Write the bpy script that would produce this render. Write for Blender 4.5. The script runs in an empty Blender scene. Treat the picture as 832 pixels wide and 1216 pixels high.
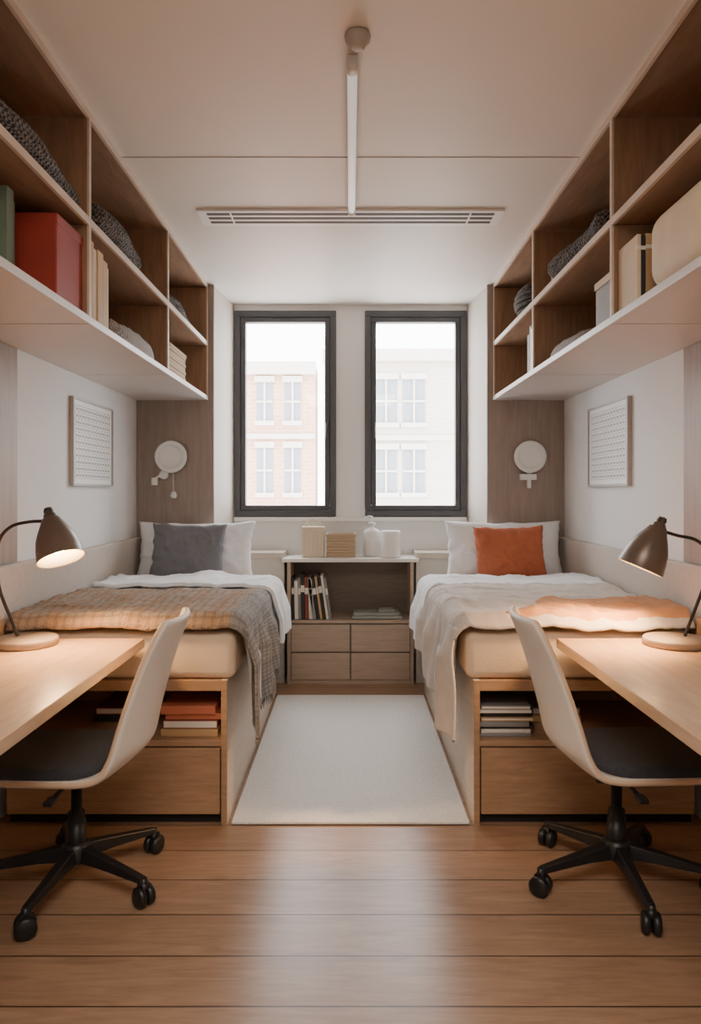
import bpy, bmesh, math, random
from mathutils import Vector, Matrix, noise
random.seed(7)
scene = bpy.context.scene
COL = scene.collection

# ---------------------------------------------------------------- materials
def srgb(r, g, b):
    f = lambda c: (c/12.92 if c <= .04045 else ((c+.055)/1.055)**2.4)
    return (f(r/255), f(g/255), f(b/255), 1)

def new_mat(name):
    m = bpy.data.materials.new(name); m.use_nodes = True
    nt = m.node_tree
    return m, nt, nt.nodes['Principled BSDF']

def plain(name, col, rough=.6, metal=0, var=.06, scale=8, bump=0, bscale=200, spec=.5, sheen=0):
    m, nt, b = new_mat(name)
    N, L = nt.nodes, nt.links
    tc = N.new('ShaderNodeTexCoord')
    nz = N.new('ShaderNodeTexNoise'); nz.inputs['Scale'].default_value = scale
    nz.inputs['Detail'].default_value = 4
    L.new(tc.outputs['Object'], nz.inputs['Vector'])
    cr = N.new('ShaderNodeValToRGB')
    c = Vector(col[:3])
    cr.color_ramp.elements[0].color = (*(c*(1-var)), 1); cr.color_ramp.elements[0].position = .3
    cr.color_ramp.elements[1].color = (*(c*(1+var)), 1); cr.color_ramp.elements[1].position = .7
    L.new(nz.outputs['Fac'], cr.inputs['Fac'])
    L.new(cr.outputs['Color'], b.inputs['Base Color'])
    b.inputs['Roughness'].default_value = rough
    b.inputs['Metallic'].default_value = metal
    b.inputs['Specular IOR Level'].default_value = spec
    if sheen: b.inputs['Sheen Weight'].default_value = sheen
    if bump:
        n2 = N.new('ShaderNodeTexNoise'); n2.inputs['Scale'].default_value = bscale
        n2.inputs['Detail'].default_value = 3
        L.new(tc.outputs['Object'], n2.inputs['Vector'])
        bp = N.new('ShaderNodeBump'); bp.inputs['Strength'].default_value = bump
        bp.inputs['Distance'].default_value = .004
        L.new(n2.outputs['Fac'], bp.inputs['Height']); L.new(bp.outputs['Normal'], b.inputs['Normal'])
    return m

def wood(name, c1, c2, scale=(2, 22, 22), rough=.45, bump=.05):
    m, nt, b = new_mat(name)
    N, L = nt.nodes, nt.links
    tc = N.new('ShaderNodeTexCoord'); mp = N.new('ShaderNodeMapping')
    mp.inputs['Scale'].default_value = scale
    L.new(tc.outputs['Object'], mp.inputs['Vector'])
    nz = N.new('ShaderNodeTexNoise'); nz.inputs['Scale'].default_value = 3
    nz.inputs['Detail'].default_value = 8; nz.inputs['Roughness'].default_value = .65
    nz.inputs['Distortion'].default_value = .6
    L.new(mp.outputs['Vector'], nz.inputs['Vector'])
    cr = N.new('ShaderNodeValToRGB')
    cr.color_ramp.elements[0].color = c1; cr.color_ramp.elements[0].position = .3
    cr.color_ramp.elements[1].color = c2; cr.color_ramp.elements[1].position = .72
    L.new(nz.outputs['Fac'], cr.inputs['Fac'])
    L.new(cr.outputs['Color'], b.inputs['Base Color'])
    b.inputs['Roughness'].default_value = rough
    bp = N.new('ShaderNodeBump'); bp.inputs['Strength'].default_value = bump
    bp.inputs['Distance'].default_value = .002
    L.new(nz.outputs['Fac'], bp.inputs['Height']); L.new(bp.outputs['Normal'], b.inputs['Normal'])
    return m

def floor_material():
    m, nt, b = new_mat('floor_planks')
    N, L = nt.nodes, nt.links
    tc = N.new('ShaderNodeTexCoord'); mp = N.new('ShaderNodeMapping')
    mp.inputs['Location'].default_value = (7, -.035, 0)
    L.new(tc.outputs['Object'], mp.inputs['Vector'])
    br = N.new('ShaderNodeTexBrick')
    br.offset = 0
    br.inputs['Scale'].default_value = 1
    br.inputs['Brick Width'].default_value = 14.0
    br.inputs['Row Height'].default_value = .205
    br.inputs['Mortar Size'].default_value = .003
    br.inputs['Mortar Smooth'].default_value = .2
    br.inputs['Color1'].default_value = srgb(172, 139, 112)
    br.inputs['Color2'].default_value = srgb(158, 126, 100)
    br.inputs['Mortar'].default_value = srgb(80, 60, 46)
    L.new(mp.outputs['Vector'], br.inputs['Vector'])
    mp2 = N.new('ShaderNodeMapping'); mp2.inputs['Scale'].default_value = (1.3, 11, 1)
    L.new(tc.outputs['Object'], mp2.inputs['Vector'])
    nz = N.new('ShaderNodeTexNoise'); nz.inputs['Scale'].default_value = 3; nz.inputs['Detail'].default_value = 10
    nz.inputs['Distortion'].default_value = 1.4; nz.inputs['Roughness'].default_value = .62
    L.new(mp2.outputs['Vector'], nz.inputs['Vector'])
    cr = N.new('ShaderNodeValToRGB')
    cr.color_ramp.elements[0].color = (.68, .65, .62, 1); cr.color_ramp.elements[0].position = .3
    cr.color_ramp.elements[1].color = (1.0, 1.0, 1.0, 1); cr.color_ramp.elements[1].position = .66
    L.new(nz.outputs['Fac'], cr.inputs['Fac'])
    mx = N.new('ShaderNodeMix'); mx.data_type = 'RGBA'; mx.blend_type = 'MULTIPLY'; mx.inputs[0].default_value = 1
    L.new(br.outputs['Color'], mx.inputs[6]); L.new(cr.outputs['Color'], mx.inputs[7])
    L.new(mx.outputs[2], b.inputs['Base Color'])
    b.inputs['Roughness'].default_value = .34
    bp = N.new('ShaderNodeBump'); bp.inputs['Strength'].default_value = .4; bp.inputs['Distance'].default_value = .003
    bp.invert = True
    L.new(br.outputs['Fac'], bp.inputs['Height']); L.new(bp.outputs['Normal'], b.inputs['Normal'])
    return m

def plaid_material(name, base, warm, dark, fu=14, fv=9):
    m, nt, b = new_mat(name)
    N, L = nt.nodes, nt.links
    tc = N.new('ShaderNodeTexCoord')
    sep = N.new('ShaderNodeSeparateXYZ'); L.new(tc.outputs['UV'], sep.inputs[0])
    def stripes(sock, freq, thr):
        a = N.new('ShaderNodeMath'); a.operation = 'MULTIPLY'; a.inputs[1].default_value = freq; L.new(sock, a.inputs[0])
        f = N.new('ShaderNodeMath'); f.operation = 'FRACT'; L.new(a.outputs[0], f.inputs[0])
        g = N.new('ShaderNodeMath'); g.operation = 'LESS_THAN'; g.inputs[1].default_value = thr; L.new(f.outputs[0], g.inputs[0])
        return g.outputs[0]
    s1 = stripes(sep.outputs[0], fu, .3); s2 = stripes(sep.outputs[1], fv, .3)
    s3 = stripes(sep.outputs[0], fu*4.3, .4); s4 = stripes(sep.outputs[1], fv*4.3, .4)
    nzc = N.new('ShaderNodeTexNoise'); nzc.inputs['Scale'].default_value = 110; L.new(tc.outputs['Object'], nzc.inputs['Vector'])
    def mix(prev, fac, col, amt):
        k = N.new('ShaderNodeMath'); k.operation = 'MULTIPLY'; k.inputs[1].default_value = amt; L.new(fac, k.inputs[0])
        x = N.new('ShaderNodeMix'); x.data_type = 'RGBA'; L.new(k.outputs[0], x.inputs[0])
        if isinstance(prev, tuple): x.inputs[6].default_value = prev
        else: L.new(prev, x.inputs[6])
        x.inputs[7].default_value = col
        return x.outputs[2]
    c = mix(base, s1, warm, .5); c = mix(c, s2, warm, .5); c = mix(c, s3, dark, .34); c = mix(c, s4, dark, .34)
    c = mix(c, nzc.outputs['Fac'], dark, .4)
    L.new(c, b.inputs['Base Color'])
    b.inputs['Roughness'].default_value = .95
    nz = N.new('ShaderNodeTexNoise'); nz.inputs['Scale'].default_value = 110; L.new(tc.outputs['Object'], nz.inputs['Vector'])
    bp = N.new('ShaderNodeBump'); bp.inputs['Strength'].default_value = 1; bp.inputs['Distance'].default_value = .01
    L.new(nz.outputs['Fac'], bp.inputs['Height']); L.new(bp.outputs['Normal'], b.inputs['Normal'])
    return m

def brick_facade(name, c1, c2, mortar):
    m, nt, b = new_mat(name)
    N, L = nt.nodes, nt.links
    tc = N.new('ShaderNodeTexCoord'); sep = N.new('ShaderNodeSeparateXYZ'); cb = N.new('ShaderNodeCombineXYZ')
    L.new(tc.outputs['Object'], sep.inputs[0]); L.new(sep.outputs[0], cb.inputs[0]); L.new(sep.outputs[2], cb.inputs[1])
    br = N.new('ShaderNodeTexBrick'); br.inputs['Scale'].default_value = 1
    br.inputs['Brick Width'].default_value = .22; br.inputs['Row Height'].default_value = .08
    br.inputs['Mortar Size'].default_value = .008
    br.inputs['Color1'].default_value = c1; br.inputs['Color2'].default_value = c2; br.inputs['Mortar'].default_value = mortar
    L.new(cb.outputs[0], br.inputs['Vector']); L.new(br.outputs['Color'], b.inputs['Base Color'])
    b.inputs['Roughness'].default_value = .9
    return m

def weave(name, c1, c2, scale=60):
    m, nt, b = new_mat(name)
    N, L = nt.nodes, nt.links
    tc = N.new('ShaderNodeTexCoord')
    ck = N.new('ShaderNodeTexChecker'); ck.inputs['Scale'].default_value = scale
    ck.inputs['Color1'].default_value = c1; ck.inputs['Color2'].default_value = c2
    L.new(tc.outputs['Object'], ck.inputs['Vector']); L.new(ck.outputs['Color'], b.inputs['Base Color'])
    bp = N.new('ShaderNodeBump'); bp.inputs['Strength'].default_value = .6; bp.inputs['Distance'].default_value = .003
    L.new(ck.outputs['Fac'], bp.inputs['Height']); L.new(bp.outputs['Normal'], b.inputs['Normal'])
    b.inputs['Roughness'].default_value = .85
    return m

M = {}
M['wall'] = plain('wall_paint', srgb(232, 231, 229), .8, var=.015, scale=2)
M['ceil'] = plain('ceiling_paint', srgb(224, 216, 206), .5, var=.015, scale=1.5)
M['seam'] = plain('seam_grey', srgb(168, 160, 152), .7)
M['taupe'] = wood('taupe_laminate', srgb(140, 125, 115), srgb(162, 146, 135), (14, 14, 1.2), .5)
M['reveal'] = plain('reveal_paint', srgb(204, 193, 182), .7, var=.02)
M['oak'] = wood('oak_brown', srgb(128, 96, 72), srgb(160, 125, 96), (10, 1.6, 10), .5)
M['oakv'] = wood('oak_brown_vertical', srgb(134, 101, 76), srgb(166, 130, 100), (12, 12, 1.5), .5)
M['edge'] = wood('oak_edge', srgb(196, 174, 152), srgb(214, 194, 174), (6, 2, 6), .45)
M['underside'] = plain('shelf_laminate', srgb(204, 196, 191), .35, var=.02)
M['bedwood'] = wood('bed_oak', srgb(154, 120, 91), srgb(184, 149, 116), (2, 10, 18), .45)
M['bedside'] = wood('bed_side_oak', srgb(206, 190, 172), srgb(220, 206, 190), (12, 2, 12), .5)
M['desk'] = wood('desk_oak', srgb(188, 150, 112), srgb(210, 174, 136), (10, 1.4, 10), .24)
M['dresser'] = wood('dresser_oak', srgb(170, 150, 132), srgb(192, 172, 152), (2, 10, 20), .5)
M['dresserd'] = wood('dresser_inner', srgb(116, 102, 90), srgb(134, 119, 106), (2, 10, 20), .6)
M['drtop'] = plain('dresser_top', srgb(232, 227, 220), .4, var=.02)
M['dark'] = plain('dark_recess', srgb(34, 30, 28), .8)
M['floor'] = floor_material()
M['rug'] = plain('rug_wool', srgb(222, 219, 214), .95, var=.08, scale=70, bump=1, bscale=140)
M['frame'] = plain('window_frame_grey', srgb(74, 76, 80), .4)
M['white'] = plain('white_plastic', srgb(234, 232, 228), .45, var=.01)
M['whited'] = plain('offwhite_plastic', srgb(210, 206, 200), .5, var=.01)
M['sheet'] = plain('mattress_sheet', srgb(224, 200, 172), .9, var=.03, bump=.3, bscale=120)
M['duvet'] = plain('white_cotton', srgb(234, 234, 235), .9, var=.015, bump=.25, bscale=90, sheen=.2)
M['linen'] = plain('linen_throw', srgb(206, 196, 187), .95, var=.05, scale=20, bump=.5, bscale=160)
M['plaid'] = plaid_material('plaid_wool', srgb(186, 166, 144), srgb(184, 138, 96), srgb(104, 97, 90))
M['greyknit'] = plaid_material('grey_plaid_wool', srgb(180, 175, 170), srgb(148, 143, 138), srgb(98, 95, 92))
M['tan'] = plain('tan_throw', srgb(202, 148, 106), .95, var=.08, scale=25, bump=.5, bscale=150)
M['greycush'] = plain('grey_cushion', srgb(116, 116, 120), .95, var=.05, scale=40, bump=.4, bscale=200)
M['rust'] = plain('rust_cushion', srgb(176, 98, 66), .95, var=.05, scale=40, bump=.4, bscale=200)
M['wains'] = plain('wainscot_fabric', srgb(200, 190, 179), .95, var=.05, scale=60, bump=.5, bscale=200)
M['shell'] = plain('chair_shell', srgb(228, 222, 214), .45, var=.01)
M['shelledge'] = plain('chair_shell_edge', srgb(214, 186, 156), .5, var=.02)
M['pad'] = plain('chair_pad', srgb(58, 60, 66), .95, var=.2, scale=140, bump=.6, bscale=300)
M['black'] = plain('black_plastic', srgb(28, 28, 30), .4)
M['bronze'] = plain('lamp_bronze', srgb(112, 100, 90), .35, metal=.5)
M['lampdark'] = plain('lamp_stem', srgb(54, 48, 44), .4, metal=.5)
M['lampin'] = plain('lamp_inner', srgb(250, 238, 215), .6)
M['lbase'] = plain('lamp_base', srgb(142, 124, 108), .55)
M['red'] = plain('red_cover', srgb(150, 50, 34), .6)
M['green'] = plain('green_cover', srgb(104, 116, 96), .6)
M['cream'] = plain('cream_box', srgb(216, 196, 168), .7)
M['paper'] = plain('paper', srgb(228, 220, 208), .8)
M['bk1'] = plain('cover_black', srgb(44, 42, 44), .6)
M['bk2'] = plain('cover_maroon', srgb(130, 62, 50), .6)
M['bk3'] = plain('cover_tan', srgb(190, 156, 112), .6)
M['bk4'] = plain('cover_grey', srgb(140, 138, 136), .6)
M['bk5'] = plain('cover_coral', srgb(196, 114, 84), .6)
M['dots'] = plain('printed_grey', srgb(170, 166, 162), .7)
M['boardframe'] = plain('board_frame', srgb(176, 170, 164), .5)
M['rope'] = weave('dark_rope', srgb(40, 38, 38), srgb(112, 104, 98), 90)
M['greycloth'] = weave('grey_woven_cloth', srgb(120, 116, 112), srgb(182, 176, 170), 110)
M['wicker'] = weave('wicker', srgb(168, 140, 112), srgb(206, 184, 154), 150)
M['wickerd'] = plain('cream_slats', srgb(216, 202, 178), .7, var=.05, scale=30)
M['celadon'] = plain('folded_cloth', srgb(160, 164, 156), .9)
M['brickL'] = brick_facade('facade_brick', srgb(204, 156, 132), srgb(197, 148, 124), srgb(206, 176, 160))
M['brickR'] = brick_facade('facade_pale', srgb(196, 182, 170), srgb(190, 176, 164), srgb(202, 191, 182))
M['stone'] = plain('facade_stone', srgb(202, 192, 182), .9)
M['fglass'] = plain('facade_glass', srgb(128, 132, 138), .3)
M['ventdark'] = plain('vent_slot', srgb(84, 76, 70), .7)

def glass_mat():
    m = bpy.data.materials.new('window_glass'); m.use_nodes = True
    nt = m.node_tree; N, L = nt.nodes, nt.links
    N.remove(N['Principled BSDF'])
    t = N.new('ShaderNodeBsdfTransparent'); g = N.new('ShaderNodeBsdfGlossy'); g.inputs['Roughness'].default_value = .02
    mx = N.new('ShaderNodeMixShader'); mx.inputs[0].default_value = .05
    L.new(t.outputs[0], mx.inputs[1]); L.new(g.outputs[0], mx.inputs[2])
    L.new(mx.outputs[0], N['Material Output'].inputs['Surface'])
    return m
M['glass'] = glass_mat()
def emis(name, col, st):
    m, nt, b = new_mat(name)
    b.inputs['Base Color'].default_value = col
    b.inputs['Emission Color'].default_value = col; b.inputs['Emission Strength'].default_value = st
    return m
M['bulb'] = emis('lamp_bulb', (1, .68, .36, 1), 75)
M['tube'] = emis('tube_diffuser', srgb(235, 232, 228), .55)

# ---------------------------------------------------------------- helpers
def empty(name, loc=(0, 0, 0)):
    e = bpy.data.objects.new(name, None); e.location = loc; e.empty_display_size = .1
    COL.objects.link(e); return e

def attach(o, parent):
    if parent is not None:
        o.parent = parent
        o.matrix_parent_inverse = Matrix.Translation(-Vector(parent.location))
    return o

class MB:
    """mesh builder: several boxes / grids joined in one object"""
    def __init__(s): s.v = []; s.f = []; s.mi = []; s.mats = []; s.sm = []
    def m(s, mat):
        if mat not in s.mats: s.mats.append(mat)
        return s.mats.index(mat)
    def box(s, x0, x1, y0, y1, z0, z1, mat, rot=None, piv=None):
        x0, x1 = min(x0, x1), max(x0, x1); y0, y1 = min(y0, y1), max(y0, y1); z0, z1 = min(z0, z1), max(z0, z1)
        b = len(s.v); i = s.m(mat)
        pts = [Vector(p) for p in ((x0,y0,z0),(x1,y0,z0),(x1,y1,z0),(x0,y1,z0),(x0,y0,z1),(x1,y0,z1),(x1,y1,z1),(x0,y1,z1))]
        if rot is not None:
            pv = Vector(piv); pts = [rot @ (p-pv) + pv for p in pts]
        s.v += pts
        for f in ((0,3,2,1),(4,5,6,7),(0,1,5,4),(1,2,6,5),(2,3,7,6),(3,0,4,7)):
            s.f.append(tuple(b+k for k in f)); s.mi.append(i); s.sm.append(False)
    def prism(s, pts, z0, z1, mat):
        b = len(s.v); i = s.m(mat); n = len(pts)
        s.v += [Vector((p[0], p[1], z0)) for p in pts] + [Vector((p[0], p[1], z1)) for p in pts]
        s.f.append(tuple(b+k for k in range(n))[::-1]); s.f.append(tuple(b+n+k for k in range(n)))
        s.mi += [i, i]; s.sm += [False, False]
        for k in range(n):
            s.f.append((b+k, b+(k+1) % n, b+n+(k+1) % n, b+n+k)); s.mi.append(i); s.sm.append(False)
    def lathe(s, prof, mat, loc=(0,0,0), axis=(0,0,1), seg=32, mats=None):
        q = Vector((0,0,1)).rotation_difference(Vector(axis).normalized())
        b = len(s.v)
        for r, z in prof:
            for k in range(seg):
                a = 2*math.pi*k/seg
                s.v.append(q @ Vector((max(r, 1e-4)*math.cos(a), max(r, 1e-4)*math.sin(a), z)) + Vector(loc))
        for j in range(len(prof)-1):
            i = s.m(mats[j] if mats else mat)
            for k in range(seg):
                k2 = (k+1) % seg
                s.f.append((b+j*seg+k, b+j*seg+k2, b+(j+1)*seg+k2, b+(j+1)*seg+k)); s.mi.append(i); s.sm.append(True)
        for j, rev in ((0, True), (len(prof)-1, False)):
            i = s.m(mats[min(j, len(mats)-1)] if mats else mat)
            t = tuple(b+j*seg+k for k in range(seg))
            s.f.append(t[::-1] if rev else t); s.mi.append(i); s.sm.append(False)
    def tube(s, pts, r, mat, seg=10):
        pts = [Vector(p) for p in pts]; b = len(s.v); i = s.m(mat); up = None
        rr = r if isinstance(r, (list, tuple)) else [r]*len(pts)
        for k, p in enumerate(pts):
            t = (pts[min(k+1, len(pts)-1)] - pts[max(k-1, 0)]).normalized()
            if up is None:
                up = t.orthogonal().normalized()
            up = (up - t*up.dot(t)).normalized(); w = t.cross(up)
            for a in range(seg):
                an = 2*math.pi*a/seg
                s.v.append(p + (up*math.cos(an)+w*math.sin(an))*rr[k])
        for k in range(len(pts)-1):
            for a in range(seg):
                a2 = (a+1) % seg
                s.f.append((b+k*seg+a, b+k*seg+a2, b+(k+1)*seg+a2, b+(k+1)*seg+a)); s.mi.append(i); s.sm.append(True)
        s.f.append(tuple(b+a for a in range(seg))[::-1]); s.f.append(tuple(b+(len(pts)-1)*seg+a for a in range(seg)))
        s.mi += [i, i]; s.sm += [False, False]
    def obj(s, name, parent=None, bevel=0, seg=2):
        me = bpy.data.meshes.new(name); me.from_pydata([tuple(p) for p in s.v], [], s.f)
        for mt in s.mats: me.materials.append(mt)
        for p, i, sm in zip(me.polygons, s.mi, s.sm): p.material_index = i; p.use_smooth = sm
        bm = bmesh.new(); bm.from_mesh(me); bmesh.ops.recalc_face_normals(bm, faces=bm.faces); bm.to_mesh(me); bm.free()
        o = bpy.data.objects.new(name, me); COL.objects.link(o)
        if bevel:
            md = o.modifiers.new('bevel', 'BEVEL'); md.width = bevel; md.segments = seg; md.limit_method = 'ANGLE'
            md.angle_limit = math.radians(50)
        return attach(o, parent)

def box(name, x0, x1, y0, y1, z0, z1, mat, parent=None, bevel=0):
    b = MB(); b.box(x0, x1, y0, y1, z0, z1, mat); return b.obj(name, parent, bevel)

def catmull(P, n=8):
    P = [Vector(p) for p in P]; out = []
    for i in range(len(P)-1):
        p0, p1, p2, p3 = P[max(i-1, 0)], P[i], P[i+1], P[min(i+2, len(P)-1)]
        for k in range(n):
            t = k/n
            out.append(.5*((2*p1)+(p2-p0)*t+(2*p0-5*p1+4*p2-p3)*t*t+(3*p1-p0-3*p2+p3)*t**3))
    out.append(P[-1]); return out

def grid_obj(name, fn, nu, nv, mat, parent=None, solid=0, sub=0, offset=-1, matfn=None, rim=None):
    vs = []; fs = []
    for j in range(nv+1):
        for i in range(nu+1):
            vs.append(tuple(fn(i/nu, j/nv)))
    for j in range(nv):
        for i in range(nu):
            a = j*(nu+1)+i; fs.append((a, a+1, a+nu+2, a+nu+1))
    me = bpy.data.meshes.new(name); me.from_pydata(vs, [], fs)
    ul = me.uv_layers.new(name='UVMap')
    for p in me.polygons:
        p.use_smooth = True
        for li in p.loop_indices:
            vi = me.loops[li].vertex_index
            ul.data[li].uv = ((vi % (nu+1))/nu, (vi//(nu+1))/nv)
    mats = mat if isinstance(mat, list) else [mat]
    for mt in mats: me.materials.append(mt)
    if matfn:
        for p in me.polygons:
            k = p.index; p.material_index = matfn((k % nu + .5)/nu, (k//nu + .5)/nv)
    o = bpy.data.objects.new(name, me); COL.objects.link(o)
    if solid:
        md = o.modifiers.new('solid', 'SOLIDIFY'); md.thickness = solid; md.offset = offset
        if rim is not None: md.material_offset_rim = rim
    if sub:
        md = o.modifiers.new('sub', 'SUBSURF'); md.levels = sub; md.render_levels = sub
    return attach(o, parent)

# ---------------------------------------------------------------- room
XW, YP, YW, ZC, YB = 1.45, 4.87, 5.38, 2.76, -1.4
box('floor', -XW-.1, XW+.1, YB-.1, YW+.25, -.1, 0, M['floor'])
box('ceiling', -XW-.1, XW+.1, YB-.1, YW+.25, ZC, ZC+.1, M['ceil'])
box('wall_left', -XW-.1, -XW, YB-.1, YW+.25, 0, ZC, M['wall'])
box('wall_right', XW, XW+.1, YB-.1, YW+.25, 0, ZC, M['wall'])
box('wall_rear', -XW, XW, YB-.1, YB, 0, ZC, M['wall'])
WX0, WX1, WZ0, WZ1 = .108, .872, 1.17, 2.715
b = MB()
b.box(-XW, XW, YW, YW+.25, 0, WZ0, M['wall'])
b.box(-XW, XW, YW, YW+.25, WZ1, ZC, M['wall'])
b.box(-WX0, WX0, YW, YW+.25, WZ0, WZ1, M['wall'])
for s in (-1, 1): b.box(s*WX1, s*XW, YW, YW+.25, WZ0, WZ1, M['wall'])
b.obj('wall_window_side')
for s, nm in ((-1, 'left'), (1, 'right')):
    b = MB()
    b.prism([(s*XW, YP+.0), (s*.935, YP), (s*.876, YW-.002), (s*XW, YW-.002)], 0, ZC, M['reveal'])
    b.obj('wall_pillar_'+nm)
    b = MB()
    b.box(s*(XW-.002), s*.925, YP-.022, YP-.001, 0, ZC-.002, M['taupe'])
    b.obj('trim_panel_'+nm)
    box('trim_near_panel_'+nm, s*XW, s*(XW-.008), YB, 3.1, 1.052, 1.972, M['taupe'])
    box('trim_wainscot_'+nm, s*(XW-.001), s*(XW-.04), 1.0, YP-.024, .80, 1.05, M['wains'], bevel=.01)
box('trim_1', -XW, XW, 3.005, 3.011, ZC-.002, ZC, M['seam'])
box('trim_sill', -.87, .87, 5.34, YW-.001, 1.135, 1.165, M['white'], bevel=.004)
b = MB(); b.box(-.92, -.47, 5.08, YW-.002, 0, .885, M['whited']); b.box(-.925, -.47, 5.06, YW-.002, .885, .925, M['reveal'])
b.obj('trim_ledge_left')
b = MB(); b.box(.92, .465, 5.08, YW-.002, 0, .885, M['whited']); b.box(.925, .465, 5.06, YW-.002, .885, .925, M['reveal'])
b.obj('trim_ledge_right')

def window(name, s):
    e = empty(name, (s*.49, YW, 1.94))
    x0, x1 = min(s*WX0, s*WX1), max(s*WX0, s*WX1)
    def ring(nm, x0, x1, z0, z1, w, y0, y1):
        b = MB()
        b.box(x0, x1, y0, y1, z0, z0+w, M['frame']); b.box(x0, x1, y0, y1, z1-w, z1, M['frame'])
        b.box(x0, x0+w, y0, y1, z0+w, z1-w, M['frame']); b.box(x1-w, x1, y0, y1, z0+w, z1-w, M['frame'])
        b.obj(nm, e, .004)
    ring('outer_frame', x0+.001, x1-.001, WZ0+.001, WZ1-.001, .045, YW-.02, YW+.08)
    ring('sash', x0+.047, x1-.047, WZ0+.047, WZ1-.047, .038, YW-.005, YW+.06)
    box('glass_pane', x0+.085, x1-.085, YW+.03, YW+.034, WZ0+.085, WZ1-.085, M['glass'], e)
    hx = (x1-.068) if s < 0 else (x0+.068)
    b = MB(); b.box(hx-.012, hx+.012, YW-.02, YW-.005, 1.8, 1.88, M['frame']); b.box(hx-.009, hx+.009, YW-.035, YW-.02, 1.76, 1.87, M['frame'])
    b.obj('handle', e, .003)
window('window_1', -1); window('window_2', 1)

# ---------------------------------------------------------------- exterior
def facade(name, x0, x1, zt, mat, wins, y=14.0):
    e = empty(name, ((x0+x1)/2, y, 0))
    b = MB(); b.box(x0, x1, y, y+1, -6, zt, mat); b.box(x0-.02, x1+.02, y-.15, y-.001, zt-.22, zt+.02, M['stone'])
    for zz in (2.5, -1.1): b.box(x0, x1, y-.06, y-.001, zz-.10, zz, M['stone'])
    b.obj('facade_wall', e)
    b = MB()
    for (xa, xb, za, zb) in wins:
        b.box(xa, xb, y-.02, y-.002, za, zb, M['fglass'])
        b.box(xa-.04, xb+.04, y-.1, y-.002, za-.09, za-.002, M['stone']); b.box(xa-.04, xb+.04, y-.08, y-.002, zb+.002, zb+.12, M['stone'])
        xm = (xa+xb)/2; zm = (za+zb)/2
        b.box(xm-.02, xm+.02, y-.06, y-.021, za+.002, zb-.002, M['stone']); b.box(xa, xb, y-.05, y-.021, zm-.02, zm+.02, M['stone'])
    b.obj('facade_windows', e)
w1 = []
for xa in (-2.98, -2.44, -1.83, -1.285):
    for za, zb in ((2.75, 3.50), (1.35, 2.22), (-.22, .77)):
        w1.append((xa, xa+.31, za, zb))
facade('brick_building', -3.56, -.69, 3.87, M['brickL'], w1)
w2 = []
for xa in (.49, 1.05, 2.37):
    for za, zb in ((2.75, 3.62), (1.35, 2.21), (-.22, .77)):
        w2.append((xa, xa+.445, za, zb))
facade('pale_building', -.53, 3.69, 4.2, M['brickR'], w2, 14.4)

# ---------------------------------------------------------------- wall shelves
def wall_shelf(s):
    e = empty('wall_shelf', (s*1.2, 3, 2.36))
    xf = .963; zb, zm = 1.975, 2.352; y0, y1 = .4, YP-.024
    b = MB()
    b.box(s*XW-s*.001, s*(XW-.012), y0, y1, zb+.03, ZC-.022, M['oak'])
    b.box(s*(XW-.001), s*(xf+.012), y0, y1, ZC-.022, ZC-.001, M['oak'])
    b.obj('back_and_top', e)
    b = MB()
    b.box(s*(XW-.001), s*xf, y0, y1, zb, zb+.028, M['underside'])
    b.obj('bottom_board', e, .002)
    b = MB()
    b.box(s*(XW-.012), s*(xf+.012), y0, y1, zm-.012, zm+.012, M['oak'])
    b.box(s*(xf+.012), s*xf, y0, y1, zm-.014, zm+.014, M['edge'])
    b.box(s*(xf+.012), s*xf, y0, y1, ZC-.028, ZC-.0002, M['edge'])
    b.obj('middle_board', e)
    b = MB()
    for yy in (.42, 1.55, 2.65, 3.79, 4.83):
        for za, zc in ((zb+.028, zm-.014), (zm+.014, ZC-.028)):
            b.box(s*(XW-.012), s*(xf+.008), yy-.01, yy+.01, za, zc, M['oakv'])
            b.box(s*(xf+.008), s*xf, yy-.01, yy+.01, za, zc, M['edge'])
    for yy in (1.55, 2.65, 3.79): b.box(s*(XW-.01), s*(xf+.001), yy-.0015, yy+.0015, zb-.001, zb, M['seam'])
    b.obj('dividers', e)
wall_shelf(-1); wall_shelf(1)
ZB, ZM = 2.004, 2.367

def books(name, x, y0, z, specs, s=1, along='y', parent=None, lean=0):
    b = MB(); c = 0
    for t, h, d, mt in specs:
        if along == 'y':
            b.box(x, x+s*d, y0+c, y0+c+t, z, z+h, mt)
            b.box(x+s*.002, x+s*(d-.006), y0+c+.003, y0+c+t-.003, z+h-.002, z+h+.0005, M['paper'])
        else:
            rot = Matrix.Rotation(lean, 3, 'Y') if lean else None
            b.box(x+c, x+c+t-.001, y0, y0+d, z, z+h, mt, rot, (x+c, y0, z))
            b.box(x+c-.0003, x+c+t-.0007, y0-.0006, y0+.01, z+h*.78, z+h*.84, M['paper'], rot, (x+c, y0, z))
        c += t
    return b.obj(name, parent, .0015)

def braid(name, x, y0, y1, z, r, n=3, twist=9):
    b = MB()
    for k in range(n):
        pts = []
        N = 70
        for i in range(N+1):
            t = i/N; a = twist*2*math.pi*t + k*2*math.pi/n
            pts.append((x+r*math.cos(a)+.02*math.sin(t*5), y0+(y1-y0)*t, z+r*.75+r*.62+ r*.6*math.sin(a)))
        b.tube(pts, r*.7, M['rope'], 8)
    b.obj(name)

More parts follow.
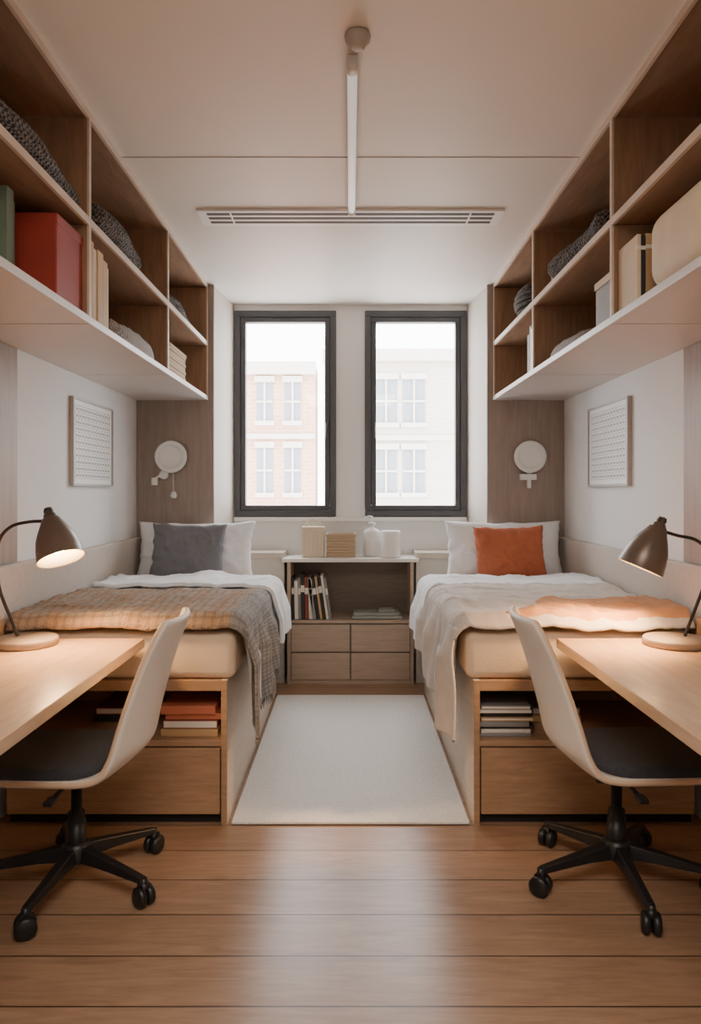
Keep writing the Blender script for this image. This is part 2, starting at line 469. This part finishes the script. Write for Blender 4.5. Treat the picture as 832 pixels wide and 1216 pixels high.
b = MB(); b.box(-1.24, -.985, 2.40, 2.632, ZB, 2.285, M['red']); b.box(-1.243, -.982, 2.398, 2.634, 2.255, 2.29, M['red'])
b.obj('red_storage_box', None, .004)
books('binder', -1.30, 2.22, ZB, [(.045, .30, .235, M['green']), (.04, .28, .22, M['green'])])
braid('braided_rope', -1.02, 1.95, 2.6, ZM, .035, 3, 8)
books('book_row', -1.215, 2.675, ZB, [(.06, .30, .235, M['bk3']), (.045, .285, .23, M['cream']), (.06, .29, .235, M['bk3']), (.05, .27, .235, M['bk3']), (.04, .26, .225, M['cream'])])
braid('braided_rope', -1.03, 2.78, 3.35, ZM, .045, 3, 7)
braid('braided_rope', -1.03, 3.86, 4.5, ZM, .03, 3, 8)

def cloth_pile(name, cx, cy, z, w, d, h, mat, seed=0):
    def fn(u, v):
        a = u*2*math.pi; ph = v*math.pi/2
        r = math.cos(ph)**.45 if v < 1 else 0
        x = cx + w/2*r*math.copysign(abs(math.cos(a))**.6, math.cos(a)); y = cy + d/2*r*math.copysign(abs(math.sin(a))**.6, math.sin(a))
        n = noise.noise(Vector((x*14+seed, y*14, 0)))*.25 + noise.noise(Vector((x*35+seed, y*35, v*3)))*.12
        zz = z + h*math.sin(ph)**.7*(1+n)
        return (x, y, zz if v > 0 else z+.001)
    return grid_obj(name, fn, 48, 16, mat)
cloth_pile('folded_scarf', -1.10, 3.36, ZB, .26, .65, .10, M['greycloth'], 3)
cloth_pile('folded_scarf', 1.12, 3.40, ZB, .26, .60, .08, M['greycloth'], 9)

def rect_basket(name, x0, x1, y0, y1, z0, z1, mat, t=.012):
    b = MB()
    b.box(x0, x1, y0, y1, z0, z0+t, mat)
    n = max(3, int((z1-z0)/.022))
    hz = (z1-z0-t)/n
    for k in range(n):
        o = .003 if k % 2 else 0
        a0, a1 = z0+t+k*hz+.001, z0+t+(k+1)*hz-.001
        b.box(x0+o, x1-o, y0+o, y0+t+o, a0, a1, mat); b.box(x0+o, x1-o, y1-t-o, y1-o, a0, a1, mat)
        b.box(x0+o, x0+t+o, y0+t, y1-t, a0, a1, mat); b.box(x1-t-o, x1-o, y0+t, y1-t, a0, a1, mat)
    b.box(x0-.004, x1+.004, y0-.004, y0+t, z1-.006, z1+.012, mat); b.box(x0-.004, x1+.004, y1-t, y1+.004, z1-.006, z1+.012, mat)
    b.box(x0-.004, x0+t, y0, y1, z1-.006, z1+.012, mat); b.box(x1-t, x1+.004, y0, y1, z1-.006, z1+.012, mat)
    return b.obj(name, None, .002)
rect_basket('wicker_basket', -1.28, -1.0, 3.95, 4.35, ZB, 2.17, M['wicker'])
books('book_row', .985, 2.46, ZB, [(.014, .235, .17, M['cream']), (.016, .232, .17, M['bk1']), (.03, .238, .17, M['bk3']), (.018, .23, .17, M['bk4']), (.05, .232, .17, M['cream']), (.04, .235, .17, M['bk3'])], along='x')
b = MB(); b.box(.985, 1.36, 2.0, 2.40, ZB, 2.27, M['cream']); o = b.obj('cream_storage_tub', None, .075, 8)
for p in o.data.polygons: p.use_smooth = True
braid('braided_rope', 1.04, 2.85, 3.45, ZM, .045, 3, 7)
books('book_row', 1.02, 3.55, ZM, [(.03, .14, .16, M['paper']), (.03, .15, .16, M['cream']), (.03, .12, .15, M['bk4'])])
b = MB(); b.box(1.0, 1.22, 2.72, 2.92, ZB, 2.17, M['bk4']); b.box(.995, 1.225, 2.715, 2.925, 2.17, 2.2, M['cream']); b.obj('lidded_box', None, .004)
books('book_row', .985, 3.84, ZB, [(.03, .25, .2, M['paper']), (.04, .24, .2, M['white']), (.03, .26, .2, M['paper']), (.05, .22, .2, M['bk4'])])
b = MB()
for k in range(9):
    a = -1.2 + k*.3
    r = .11*math.cos(a); z = ZM + .105 + .1*math.sin(a)
    b.tube([(1.09+r*math.cos(t*math.pi/12), 4.22+r*math.sin(t*math.pi/12)*1.6, z) for t in range(25)], .013, M['rope'], 8)
b.obj('round_coil_basket')

# ---------------------------------------------------------------- wall boards / wall lamps
def calendar(s):
    e = empty('wall_calendar', (s*1.44, 4.0, 1.61))
    b = MB(); b.box(s*(XW-.001), s*(XW-.016), 3.70, 4.30, 1.395, 1.84, M['white'])
    b.obj('sheet', e)
    b = MB()
    for (ya, yb, za, zb) in ((3.69, 3.702, 1.385, 1.85), (4.298, 4.31, 1.385, 1.85), (3.702, 4.298, 1.385, 1.397), (3.702, 4.298, 1.838, 1.85)):
        b.box(s*(XW-.001), s*(XW-.024), ya, yb, za, zb, M['boardframe'])
    b.obj('frame', e)
    b = MB()
    for i in range(13):
        y = 3.735+i*.0442; b.box(s*(XW-.016), s*(XW-.0168), y-.0012, y+.0012, 1.425, 1.81, M['dots'])
    for j in range(12):
        z = 1.425+j*.035; b.box(s*(XW-.016), s*(XW-.0169), 3.735, 4.265, z-.001, z+.001, M['dots'])
    for i in range(12):
        for j in range(11):
            y = 3.735+i*.0442; z = 1.425+j*.035
            b.box(s*(XW-.016), s*(XW-.0172), y+.012, y+.032, z+.010, z+.022, M['dots'])
    b.obj('printed_grid', e)
calendar(-1); calendar(1)

def wall_lamp(s):
    x, z, y = s*1.203, 1.59, YP-.022
    e = empty('wall_lamp', (x, y, z))
    b = MB(); b.lathe([(.0, 0), (.05, 0), (.05, .03), (.085, .032), (.108, .05), (.108, .062), (.1, .068), (.08, .066), (.076, .058), (.07, .052), (0, .050)], M['white'], (x, y, z), (0, -1, 0), 40)
    b.obj('round_shade', e)
    b = MB()
    if s < 0:
        b.tube([(x-.05, y-.03, z-.09), (x-.085, y-.03, z-.13), (x-.12, y-.03, z-.15)], .007, M['white'])
        b.lathe([(0, 0), (.02, 0), (.022, .02), (.02, .05), (0, .05)], M['white'], (x-.115, y-.03, z-.19), (0, 0, 1), 16)
        b.lathe([(0, 0), (.03, 0), (.03, .03), (0, .03)], M['white'], (x-.055, y-.001, z-.12), (0, -1, 0), 20)
        b.tube([(x+.01, y-.03, z-.1), (x+.013, y-.03, z-.23)], .0025, M['whited'])
        b.lathe([(0, 0), (.018, .004), (.023, .022), (.014, .045), (0, .05)], M['white'], (x+.013, y-.03, z-.28), (0, 0, 1), 18)
    else:
        b.box(x-.012, x+.012, y-.035, y-.001, z-.21, z-.1, M['white'])
        b.box(x-.06, x+.045, y-.05, y-.001, z-.155, z-.115, M['white'])
    b.obj('switch_and_pull', e, .003)
wall_lamp(-1); wall_lamp(1)

# ---------------------------------------------------------------- ceiling fixtures
b = MB(); b.box(-.765, .765, 3.55, 3.745, ZC-.014, ZC-.001, M['white'])
for k in range(3):
    b.box(-.72, .72, 3.574+k*.054, 3.602+k*.054, ZC-.0155, ZC-.013, M['ventdark'])
for xx in (-.6, .6): b.box(xx-.004, xx+.004, 3.57, 3.73, ZC-.018, ZC-.0135, M['white'])
b.obj('ceiling_vent')
b = MB(); b.lathe([(0, 0), (.036, 0), (.04, .008), (.038, .02), (.026, .03), (.022, .042), (.014, .046), (0, .046)], M['boardframe'], (.022, 2.20, ZC-.001), (0, 0, -1), 32)
b.obj('smoke_detector')
e = empty('tube_light', (.006, 2.9, ZC-.04))
b = MB(); b.box(-.012, .024, 2.30, 3.50, ZC-.02, ZC-.001, M['white']); b.obj('mounting_rail', e, .002)
b = MB(); b.tube([(.006, 2.32, ZC-.04), (.006, 3.48, ZC-.04)], .016, M['tube'], 20); b.obj('diffuser_tube', e)
b = MB(); b.tube([(.006, 2.27, ZC-.04), (.006, 2.325, ZC-.04)], .019, M['whited'], 20); b.tube([(.006, 3.475, ZC-.04), (.006, 3.51, ZC-.04)], .019, M['whited'], 20); b.obj('end_caps', e)

# ---------------------------------------------------------------- beds
Y1 = 2.905
def bed(s):
    e = empty('bed', (s*.97, 3.9, .3))
    X0, XO = .50, 1.395
    box('inner_side_panel', s*X0, s*(X0+.025), Y1, YP-.03, 0.0, .588, M['bedside'], e, .002)
    b = MB()
    b.box(s*(X0+.025), s*XO, Y1, YP-.03, .545, .588, M['bedwood'])
    b.box(s*(X0+.025), s*XO, Y1+.005, Y1+.6, .318, .342, M['bedwood'])
    b.box(s*(XO-.02), s*XO, Y1+.005, Y1+.6, .342, .545, M['bedwood'])
    b.box(s*(X0+.025), s*(XO-.02), Y1+.56, Y1+.58, .342, .545, M['oak'])
    b.box(s*(X0+.0), s*(X0+.024), Y1-.004, Y1, 0, .588, M['bedwood'])
    b.obj('frame_boards', e, .0015)
    b = MB()
    b.box(s*(X0+.03), s*(XO), Y1-.002, Y1+.018, .045, .312, M['bedwood'])
    b.box(s*(X0+.03), s*(XO), Y1+.02, Y1+.6, .045, .31, M['oak'])
    b.obj('drawer', e, .003)
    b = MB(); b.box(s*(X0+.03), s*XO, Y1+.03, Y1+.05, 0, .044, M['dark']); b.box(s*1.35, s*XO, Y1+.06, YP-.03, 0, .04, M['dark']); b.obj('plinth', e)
    b = MB(); b.box(s*(X0-.03), s*1.40, Y1+.005, YP-.03, .589, .782, M['sheet'])
    o = b.obj('mattress', e, .035, 5)
    for p in o.data.polygons: p.use_smooth = True
    return e
bedL = bed(-1); bedR = bed(1)

def soft(x, y, seed, amp):
    n = noise.noise(Vector((x*4+seed, y*4, seed)))+.6*noise.noise(Vector((x*9, y*9+seed, seed)))
    w = x*3+.8*noise.noise(Vector((x*2, y*2, seed)))
    r1 = 1-abs(noise.noise(Vector((w*1.5+y*5, y*1.5-x*2+seed, seed+3))))*2.2
    r2 = 1-abs(noise.noise(Vector((x*11-y*4, y*5+x*3+seed, seed+9))))*2.2
    return amp*(n+.5+.55*max(0, r1)**3+.35*max(0, r2)**3)

def drape_profile(hemz, xin, ztop, xwall=1.385, rad=.06):
    pts = []
    for k in range(9): pts.append((xwall+(xin+rad-xwall)*k/8, ztop))
    for k in range(1, 6):
        a = k/6*math.pi/2; pts.append((xin+rad-rad*math.sin(a), ztop-rad+rad*math.cos(a)))
    pts.append((xin, ztop-rad))
    for k in range(1, 7): pts.append((xin-.012*k/6, ztop-rad+(hemz-ztop+rad)*k/6))
    return pts
def drape(name, s, y0, y1, hem, xin, ztop, mat, parent=None, seed=0, amp=.008, fold=.018, solid=.012, xwall=1.385, footdrop=.0, ys=None, nu=150, nv=130, matfn=None, freq=16, fringe=None):
    def fn(u, v):
        y = y0+(y1-y0)*v
        if ys is not None: y = ys(u, v)
        pr = drape_profile(hem(y), xin, ztop, xwall)
        t = u*(len(pr)-1); i = min(int(t), len(pr)-2); f = t-i
        x = pr[i][0]*(1-f)+pr[i+1][0]*f; z = pr[i][1]*(1-f)+pr[i+1][1]*f
        down = max(0, (ztop-.05-z))
        top = max(0, 1-down/.03)
        z += top*soft(x, y, seed, amp)
        if down > 0:
            ff = math.sin(y*freq+seed+2.5*noise.noise(Vector((y*2, z*2, seed))))
            f2 = math.sin(y*freq*2.3+seed*3+3*noise.noise(Vector((y*3, z*3, seed+5))))
            x += -(fold*min(1, down/.12))*(ff*.6+.6+.22*f2)
            z += .014*noise.noise(Vector((y*6, seed, 1)))*min(1, down/.1)
        if footdrop and v < .06:
            k = (1-v/.06); z -= footdrop*k*k*(1 if down <= 0 else .2)
        return (s*x, y, z)
    o = grid_obj(name, fn, nu, nv, mat, parent, solid, 0, 1 if s < 0 else -1, matfn)
    if fringe:
        b = MB()
        for k in range(90):
            p = Vector(fn(1, (k+.5)/90)); q = p+Vector((-s*.004+random.uniform(-.004, .004), random.uniform(-.006, .006), -.035-random.random()*.012))
            b.tube([p+Vector((-s*.006, 0, .008)), (p+q)/2, q], [.0028, .0024, .001], fringe, 5)
        b.obj('fringe').parent = o
    return o

drape('duvet', -1, 3.05, 4.55, lambda y: .44+.05*(y-3), .455, .802, M['duvet'], bedL, seed=1.3, amp=.013, fold=.035)
drape('duvet', 1, 3.05, 4.55, lambda y: .44+.05*(y-3), .455, .802, M['duvet'], bedR, seed=5.3, amp=.013, fold=.035)
drape('duvet_turndown', -1, 3.85, 4.28, lambda y: .54, .42, .828, M['duvet'], bedL, seed=2.2, amp=.017, solid=.02, fold=.03)
drape('duvet_turndown', 1, 3.85, 4.28, lambda y: .54, .42, .828, M['duvet'], bedR, seed=8.2, amp=.017, solid=.02, fold=.03)
drape('plaid_blanket', -1, 2.90, 3.72, lambda y: .37+.18*(y-2.9), .425, .836, [M['plaid'], M['greyknit']], seed=3.1, amp=.015, fold=.035, solid=.012, footdrop=.05,
      ys=lambda u, v: 2.885+v*(.80+.25*max(0, u-.45)), matfn=lambda u, v: 1 if u > .40 else 0, freq=19, fringe=M['greyknit'])
LS = 6.1
drape('linen_blanket', 1, 2.90, 3.95, lambda y: .35+.17*(y-2.9), .425, .836, M['linen'], seed=LS, amp=.016, fold=.04, solid=.012, footdrop=.05,
      ys=lambda u, v: 2.885+v*(.95+.2*max(0, u-.45)), freq=15)
def tan_fn(u, v):
    xi = .62+.28*v+.04*noise.noise(Vector((v*4, 1, 2)))
    x = 1.38-(1.38-xi)*u; y = 2.892+(.40+.05*noise.noise(Vector((x*5, 0, 7))))*v
    z = .849+soft(x, y, LS, .016)+.006*noise.noise(Vector((x*18, y*18, 4)))+.004
    if u > .9: z -= .011*((u-.9)/.1)**2
    if v > .9: z -= .011*((v-.9)/.1)**2
    if v < .12: z -= .06*(1-v/.12)**2
    return (x, y, z)
grid_obj('tan_throw', tan_fn, 80, 60, M['tan'], None, .006, 0, -1)

def pillow(name, w, h, t, loc, tilt, mat, yaw=0, roll=0, seed=0, wrk=.2):
    n = 44; vs = []; fs = []
    def P(u, v, sg):
        cx = abs(u)**2.2; cy = abs(v)**2.2
        x = w/2*u*(1-.07*(1-cy)); z = h/2*v*(1-.09*(1-cx))
        th = t/2*(max(0, (1-abs(u)**2.6))*max(0, (1-abs(v)**2.6)))**.5
        wr = 1+wrk*noise.noise(Vector((u*2.5+seed, v*2.5, sg)))+wrk*.8*noise.noise(Vector((u*6+seed, v*4+u*2, sg*2)))
        edge = .012*noise.noise(Vector((u*4+seed, v*4, 2)))
        return (x+edge, sg*th*wr+edge*.3, z+edge)
    for sg in (-1, 1):
        b0 = len(vs)
        for j in range(n+1):
            for i in range(n+1): vs.append(P(-1+2*i/n, -1+2*j/n, sg))
        for j in range(n):
            for i in range(n):
                a = b0+j*(n+1)+i; q = (a, a+1, a+n+2, a+n+1)
                fs.append(q if sg < 0 else q[::-1])
    me = bpy.data.meshes.new(name); me.from_pydata(vs, [], fs)
    bm = bmesh.new(); bm.from_mesh(me); bmesh.ops.remove_doubles(bm, verts=bm.verts, dist=.0008)
    bmesh.ops.recalc_face_normals(bm, faces=bm.faces); bm.to_mesh(me); bm.free()
    for p in me.polygons: p.use_smooth = True
    me.materials.append(mat)
    o = bpy.data.objects.new(name, me); COL.objects.link(o)
    o.location = loc; o.rotation_euler = (tilt, roll, yaw)
    return o
pillow('pillow', .78, .40, .19, (-1.02, 4.72, .965), math.radians(-14), M['duvet'], seed=1)
pillow('pillow', .78, .40, .19, (1.01, 4.72, .970), math.radians(-14), M['duvet'], seed=4)
pillow('throw_cushion', .47, .38, .16, (-1.02, 4.49, .975), math.radians(-18), M['greycush'], roll=math.radians(1), seed=2)
pillow('throw_cushion', .45, .36, .16, (1.00, 4.49, .968), math.radians(-18), M['rust'], roll=math.radians(-1), seed=7)

def stack(name, x0, w, y0, d, z, items):
    b = MB(); zz = z
    for i, (h, mt) in enumerate(items):
        o = .008*((i*7) % 3-1)
        b.box(x0+o, x0+w+o-.01*(i % 2), y0+o, y0+d, zz, zz+h, mt); b.box(x0+o+.003, x0+w+o-.01*(i % 2)-.003, y0+o-.001, y0+d-.003, zz+.004, zz+h-.004, M['paper'] if i % 3 == 1 else mt)
        zz += h+.0005
    b.obj(name, None, .0015)
stack('stacked_books', -.775, .235, 2.96, .3, .343, [(.03, M['bk3']), (.035, M['bk2']), (.025, M['bk5']), (.035, M['bk5'])])
stack('stacked_books', -1.12, .20, 3.15, .3, .343, [(.03, M['bk1']), (.03, M['bk2'])])
stack('stacked_magazines', .54, .215, 2.96, .3, .343, [(.012, M['bk4']), (.015, M['paper']), (.012, M['bk1']), (.02, M['bk4']), (.015, M['bk3']), (.02, M['bk1']), (.012, M['paper']), (.016, M['bk4'])])
stack('stacked_books', .80, .22, 3.15, .3, .343, [(.03, M['bk3']), (.03, M['bk4'])])

# ---------------------------------------------------------------- dresser
e = empty('dresser', (0, 5.2, .45))
DX = .445; DY = 5.03
b = MB(); b.box(-.478, .478, DY-.02, YW-.004, .862, .888, M['drtop']); b.obj('top_board', e, .003)
b = MB()
b.box(-DX, -DX+.025, DY, YW-.006, 0, .862, M['dresser']); b.box(DX-.025, DX, DY, YW-.006, 0, .862, M['dresser'])
b.box(-DX+.025, DX-.025, DY+.004, YW-.006, .43, .452, M['dresser'])
b.box(-DX+.025, DX-.025, DY+.006, YW-.006, .0, .03, M['dresser'])
b.obj('carcass', e, .002)
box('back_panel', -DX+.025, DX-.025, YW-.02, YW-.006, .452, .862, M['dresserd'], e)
b = MB()
for r in range(2):
    for c in (-1, 1):
        z0 = .034+r*.198
        b.box(c*.004, c*(DX-.028), DY-.004, DY+.02, z0, z0+.19, M['dresser'])
b.obj('drawer_fronts', e, .003)
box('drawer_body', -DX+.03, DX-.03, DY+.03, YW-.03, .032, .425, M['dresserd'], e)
sp = [M['bk1'], M['paper'], M['bk4'], M['bk1'], M['bk2'], M['paper'], M['bk4'], M['bk1'], M['bk3']]
b = MB(); x = -.412
for i in range(12):
    t = random.choice((.018, .022, .026)); h = .27+random.random()*.05; mt = sp[i % len(sp)]
    a = math.radians(-1 if i < 6 else -8)
    R = Matrix.Rotation(a, 3, 'Y')
    b.box(x, x+t-.001, DY+.02, DY+.18, .457, .457+h, mt, R, (x+t, DY, .457))
    b.box(x-.0003, x+t-.0007, DY+.0192, DY+.03, .457+h*.6, .457+h*.75, M['paper'], R, (x+t, DY, .457)); x += t+(.002 if i > 5 else .001)
b.obj('book_row', e, .001)
b = MB()
b.box(.01, .37, DY+.03, DY+.24, .4535, .476, M['celadon']); b.box(.02, .35, DY+.04, DY+.23, .477, .497, M['celadon']); b.box(.2, .32, DY+.06, DY+.2, .498, .515, M['celadon'])
o = b.obj('folded_towel', None, .009, 4)
for p in o.data.polygons: p.use_smooth = True
ZT = .8895
b = MB(); b.box(-.345, -.19, 5.10, 5.22, ZT, 1.085, M['wickerd'])
for i in range(5): b.box(-.335+i*.03, -.335+i*.03+.015, 5.0985, 5.10, ZT+.02, 1.07, M['cream'])
b.box(-.35, -.185, 5.095, 5.225, 1.085, 1.105, M['cream'])
b.tube([(-.33, 5.16, 1.1), (-.31, 5.16, 1.14), (-.27, 5.16, 1.155), (-.23, 5.16, 1.14), (-.205, 5.16, 1.1)], .006, M['cream'])
b.obj('slatted_box', None, .003)
rect_basket('wicker_basket', -.172, .035, 5.09, 5.24, ZT, 1.045, M['wicker'])
b = MB(); b.lathe([(0, 0), (.055, 0), (.06, .006), (.06, .17), (.052, .19), (.02, .205), (.018, .225), (.026, .226), (.026, .245), (0, .246)], M['white'], (.155, 5.2, ZT), seg=32)
b.tube([(.155, 5.2, ZT+.24), (.155, 5.2, ZT+.285), (.135, 5.19, ZT+.29), (.105, 5.18, ZT+.28)], .007, M['white'])
b.tube([(.205, 5.2, ZT+.10), (.245, 5.2, ZT+.11), (.25, 5.2, ZT+.15), (.205, 5.2, ZT+.165)], .005, M['white'])
b.obj('soap_dispenser')
b = MB(); b.lathe([(0, 0), (.066, 0), (.07, .006), (.07, .185), (.066, .19), (.062, .185), (.062, .02), (0, .02)], M['white'], (.285, 5.10, ZT), seg=36)
b.obj('ceramic_canister')

# ---------------------------------------------------------------- rug
b = MB(); b.box(-.484, .484, 2.905, 4.735, .001, .013, M['rug']); b.obj('rug', None, .005, 3)

# ---------------------------------------------------------------- desks
def desk(s):
    e = empty('desk', (s*1.14, 2, .4))
    b = MB(); b.box(s*.827, s*(XW-.001), .9, 2.878, .727, .765, M['desk']); b.obj('desk_top', e, .003)
    b = MB(); b.box(s*(XW-.042), s*(XW-.06), .9, 2.878, .7655, .85, M['desk']); b.obj('back_upstand', e, .002)
    b = MB()
    b.box(s*.87, s*1.44, .92, .945, 0, .727, M['desk'])
    b.box(s*1.415, s*1.44, .95, 2.878, .60, .727, M['bedwood'])
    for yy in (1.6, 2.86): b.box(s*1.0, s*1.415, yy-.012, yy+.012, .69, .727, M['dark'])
    b.obj('supports', e, .002)
desk(-1); desk(1)

def desk_lamp(s):
    zt = .7655; x, y = s*1.245, 2.745
    e = empty('desk_lamp', (x, y, zt))
    b = MB(); b.lathe([(0, 0), (.112, 0), (.118, .004), (.118, .024), (.113, .03), (0, .03)], M['lbase'], (x, y, zt), seg=48); b.obj('base', e)
    b = MB()
    if s < 0:
        P = [(-1.285, y+.02, zt+.03), (-1.31, y+.02, .86), (-1.345, y, .98), (-1.355, y, 1.09), (-1.345, y, 1.17), (-1.30, y, 1.22), (-1.23, y, 1.238), (-1.17, y, 1.24)]
        top = Vector((-1.15, y, 1.25)); ax = Vector((.36, -.28, -.9)).normalized()
    else:
        P = [(1.29, y+.02, zt+.03), (1.315, y+.02, .86), (1.35, y, .98), (1.375, y, 1.06), (1.365, y, 1.13), (1.32, y, 1.17), (1.255, y, 1.185), (1.205, y, 1.20)]
        top = Vector((1.18, y, 1.215)); ax = Vector((-.40, .03, -.9)).normalized()
    b.tube(catmull(P, 8), .0065, M['lampdark'], 12)
    b.obj('curved_stem', e)
    b = MB(); k = .95
    prof = [(0, -.045), (.016, -.045), (.018, -.02), (.024, -.018), (.024, -.004), (.034, 0), (.046, .025), (.062, .055), (.077, .09), (.086, .13), (.092, .175), (.094, .178), (.089, .176), (.082, .13), (.073, .092), (.058, .06), (.038, .035), (0, .03)]
    prof = [(r*k, z*k) for r, z in prof]
    mats = [M['bronze']]*11+[M['lampin']]*6
    b.lathe(prof, M['bronze'], top, ax, 48, mats)
    b.obj('shade', e)
    b = MB()
    b.lathe([(0, .0), (.014, .0), (.016, .03), (.028, .055), (.032, .08), (.024, .1), (0, .108)], M['bulb'], top+ax*.034, ax, 24); b.obj('bulb', e)
    b = MB(); b.lathe([(0, -.014), (.014, -.014), (.014, .014), (0, .014)], M['lampdark'], top-ax*.03, (0, 1, 0), 16)
    b.tube([P[-1], tuple(top-ax*.03)], .008, M['lampdark']); b.obj('joint', e)
    L = bpy.data.lights.new('lamp_light', 'SPOT'); L.energy = 50; L.color = (1, .58, .26); L.spot_size = math.radians(120); L.spot_blend = .8; L.shadow_soft_size = .05
    o = bpy.data.objects.new('lamp_light', L); COL.objects.link(o); o.location = top+ax*.155
    o.rotation_euler = (-ax).to_track_quat('Z', 'Y').to_euler(); attach(o, e)
desk_lamp(-1); desk_lamp(1)

# ---------------------------------------------------------------- chairs
def chair(s, colx, cy, a0):
    cx = s*1.02
    e = empty('office_chair', (cx, cy, 0))
    prof = catmull([(.245, .398, 0), (.215, .425, 0), (.1, .428, 0), (-.08, .424, 0), (-.16, .424, 0), (-.215, .44, 0), (-.243, .50, 0), (-.272, .60, 0), (-.312, .72, 0), (-.355, .83, 0), (-.405, .935, 0)], 6)
    n = len(prof)-1
    def fn(u, v):
        t = v*n; i = min(int(t), n-1); f = t-i
        p = prof[i]*(1-f)+prof[i+1]*f
        w = -1+2*u
        back = max(0, min(1, (p.y-.43)/.08)); hgt = max(0, (p.y-.43)/.5)
        hw = .222*(1-back)+(.215-.04*hgt)*back
        if v < .12: hw *= .86+.14*(v/.12)**.5
        if v > .93: hw *= 1-.16*((v-.93)/.07)**2
        bul = back*(.075*(1-hgt)+.035*hgt)*(1-w*w)
        lift = (1-back)*.018*abs(w)**3
        return (cx+s*(p.x-bul), cy+w*hw, p.y+lift)
    grid_obj('seat_shell', fn, 20, 48, [M['shell'], M['shelledge']], e, .024, 1, -1 if s > 0 else 1, rim=1)
    def pad(u, v):
        a = u*2*math.pi; k = v
        if k < .6: r = k/.6*.93; z = .474-.004*r*r
        else:
            q = (k-.6)/.4*math.pi/2; z = .470-.034*((k-.6)/.4)
            r = .93+.07*math.sin(min(q*1.6, math.pi/2))
        c, d = math.cos(a), math.sin(a)
        x = .225*r*math.copysign(abs(c)**.55, c); y = .212*r*math.copysign(abs(d)**.55, d)
        if x > .16: z -= (x-.16)*.25
        return (cx+s*(x+.015), cy+y, z)
    grid_obj('seat_pad', pad, 64, 20, M['pad'], e)
    b = MB(); X = s*colx
    b.box(X-.09, X+.07, cy-.06, cy+.06, .36, .405, M['black'])
    b.obj('tilt_mechanism', e, .008)
    b = MB(); b.tube([(X+.0, cy-.05, .38), (X, cy-.2, .375)], .008, M['black']); b.box(X-.015, X+.015, cy-.24, cy-.19, .368, .384, M['black']); b.obj('lever', e, .004)
    b = MB(); b.lathe([(0, .10), (.032, .10), (.032, .22), (.028, .22), (.028, .25), (.018, .25), (.018, .37), (0, .37)], M['black'], (X, cy, 0), seg=28); b.obj('gas_column', e)
    b = MB(); b.lathe([(0, .085), (.045, .085), (.05, .10), (.048, .135), (.036, .15), (0, .15)], M['black'], (X, cy, 0), seg=32)
    for k in range(5):
        a = math.radians(a0+72*k); d = Vector((math.cos(a), math.sin(a), 0)); w = Vector((-math.sin(a), math.cos(a), 0))
        base = len(b.v); i = b.m(M['black'])
        st = [(.03, .026, .088, .14), (.12, .022, .088, .125), (.22, .018, .080, .108), (.30, .016, .074, .094)]
        for (r, hw, z0, z1) in st:
            c = Vector((X, cy, 0))+d*r
            b.v += [c-w*hw+Vector((0, 0, z0)), c+w*hw+Vector((0, 0, z0)), c+w*hw*.7+Vector((0, 0, z1)), c-w*hw*.7+Vector((0, 0, z1))]
        for j in range(3):
            for q in range(4):
                q2 = (q+1) % 4
                b.f.append((base+j*4+q, base+j*4+q2, base+(j+1)*4+q2, base+(j+1)*4+q)); b.mi.append(i); b.sm.append(False)
        b.f.append((base, base+1, base+2, base+3)); b.mi.append(i); b.sm.append(False)
        b.f.append((base+15, base+14, base+13, base+12)); b.mi.append(i); b.sm.append(False)
    b.obj('star_base', e, .004)
    for k in range(5):
        a = math.radians(a0+72*k); c = Vector((X+.3*math.cos(a), cy+.3*math.sin(a), 0))
        ra = a+math.radians(35+40*k); ax = Vector((math.cos(ra), math.sin(ra), 0)); b = MB()
        b.lathe([(0, .05), (.012, .05), (.012, .09), (0, .09)], M['black'], (c.x, c.y, 0), seg=12)
        for sg in (-1, 1):
            b.lathe([(0, .003), (.026, .003), (.033, .008), (.033, .024), (.025, .029), (0, .029)], M['black'], c+Vector((0, 0, .034)), ax*sg, 28)
        b.tube([c+ax*-.014+Vector((0, 0, .062)), c+ax*.014+Vector((0, 0, .062))], .018, M['black'], 12)
        b.obj('castor_%d' % (k+1), e)
chair(-1, .945, 2.47, 262)
chair(1, .925, 2.49, 197)

# ---------------------------------------------------------------- lights
w = bpy.data.worlds.new('sky'); scene.world = w; w.use_nodes = True
bg = w.node_tree.nodes['Background']; bg.inputs['Color'].default_value = (.94, .965, 1, 1); bg.inputs['Strength'].default_value = 14.5
for s in (-1, 1):
    L = bpy.data.lights.new('window_portal', 'AREA'); L.shape = 'RECTANGLE'; L.size = .76; L.size_y = 1.54; L.cycles.is_portal = True
    o = bpy.data.objects.new('window_portal', L); COL.objects.link(o); o.location = (s*.49, YW+.12, 1.94); o.rotation_euler = (math.radians(-90), 0, 0)
L = bpy.data.lights.new('added_fill_light', 'AREA'); L.shape = 'RECTANGLE'; L.size = 1.3; L.size_y = 1.3; L.energy = 66; L.color = (1, .90, .80)  # warm fill added over the camera to brighten the room, no actual fitting
o = bpy.data.objects.new('added_fill_light', L); COL.objects.link(o); o.location = (0, .1, ZC-.03)

# ---------------------------------------------------------------- camera
cam = bpy.data.cameras.new('camera'); co = bpy.data.objects.new('camera', cam); COL.objects.link(co)
co.location = (0, 0, 1.35); co.rotation_euler = (math.radians(90), 0, 0)
cam.sensor_fit = 'VERTICAL'; cam.sensor_height = 36; cam.sensor_width = 36
cam.lens = 36*850/1216; cam.shift_y = -23/1216; cam.clip_start = .05
scene.camera = co
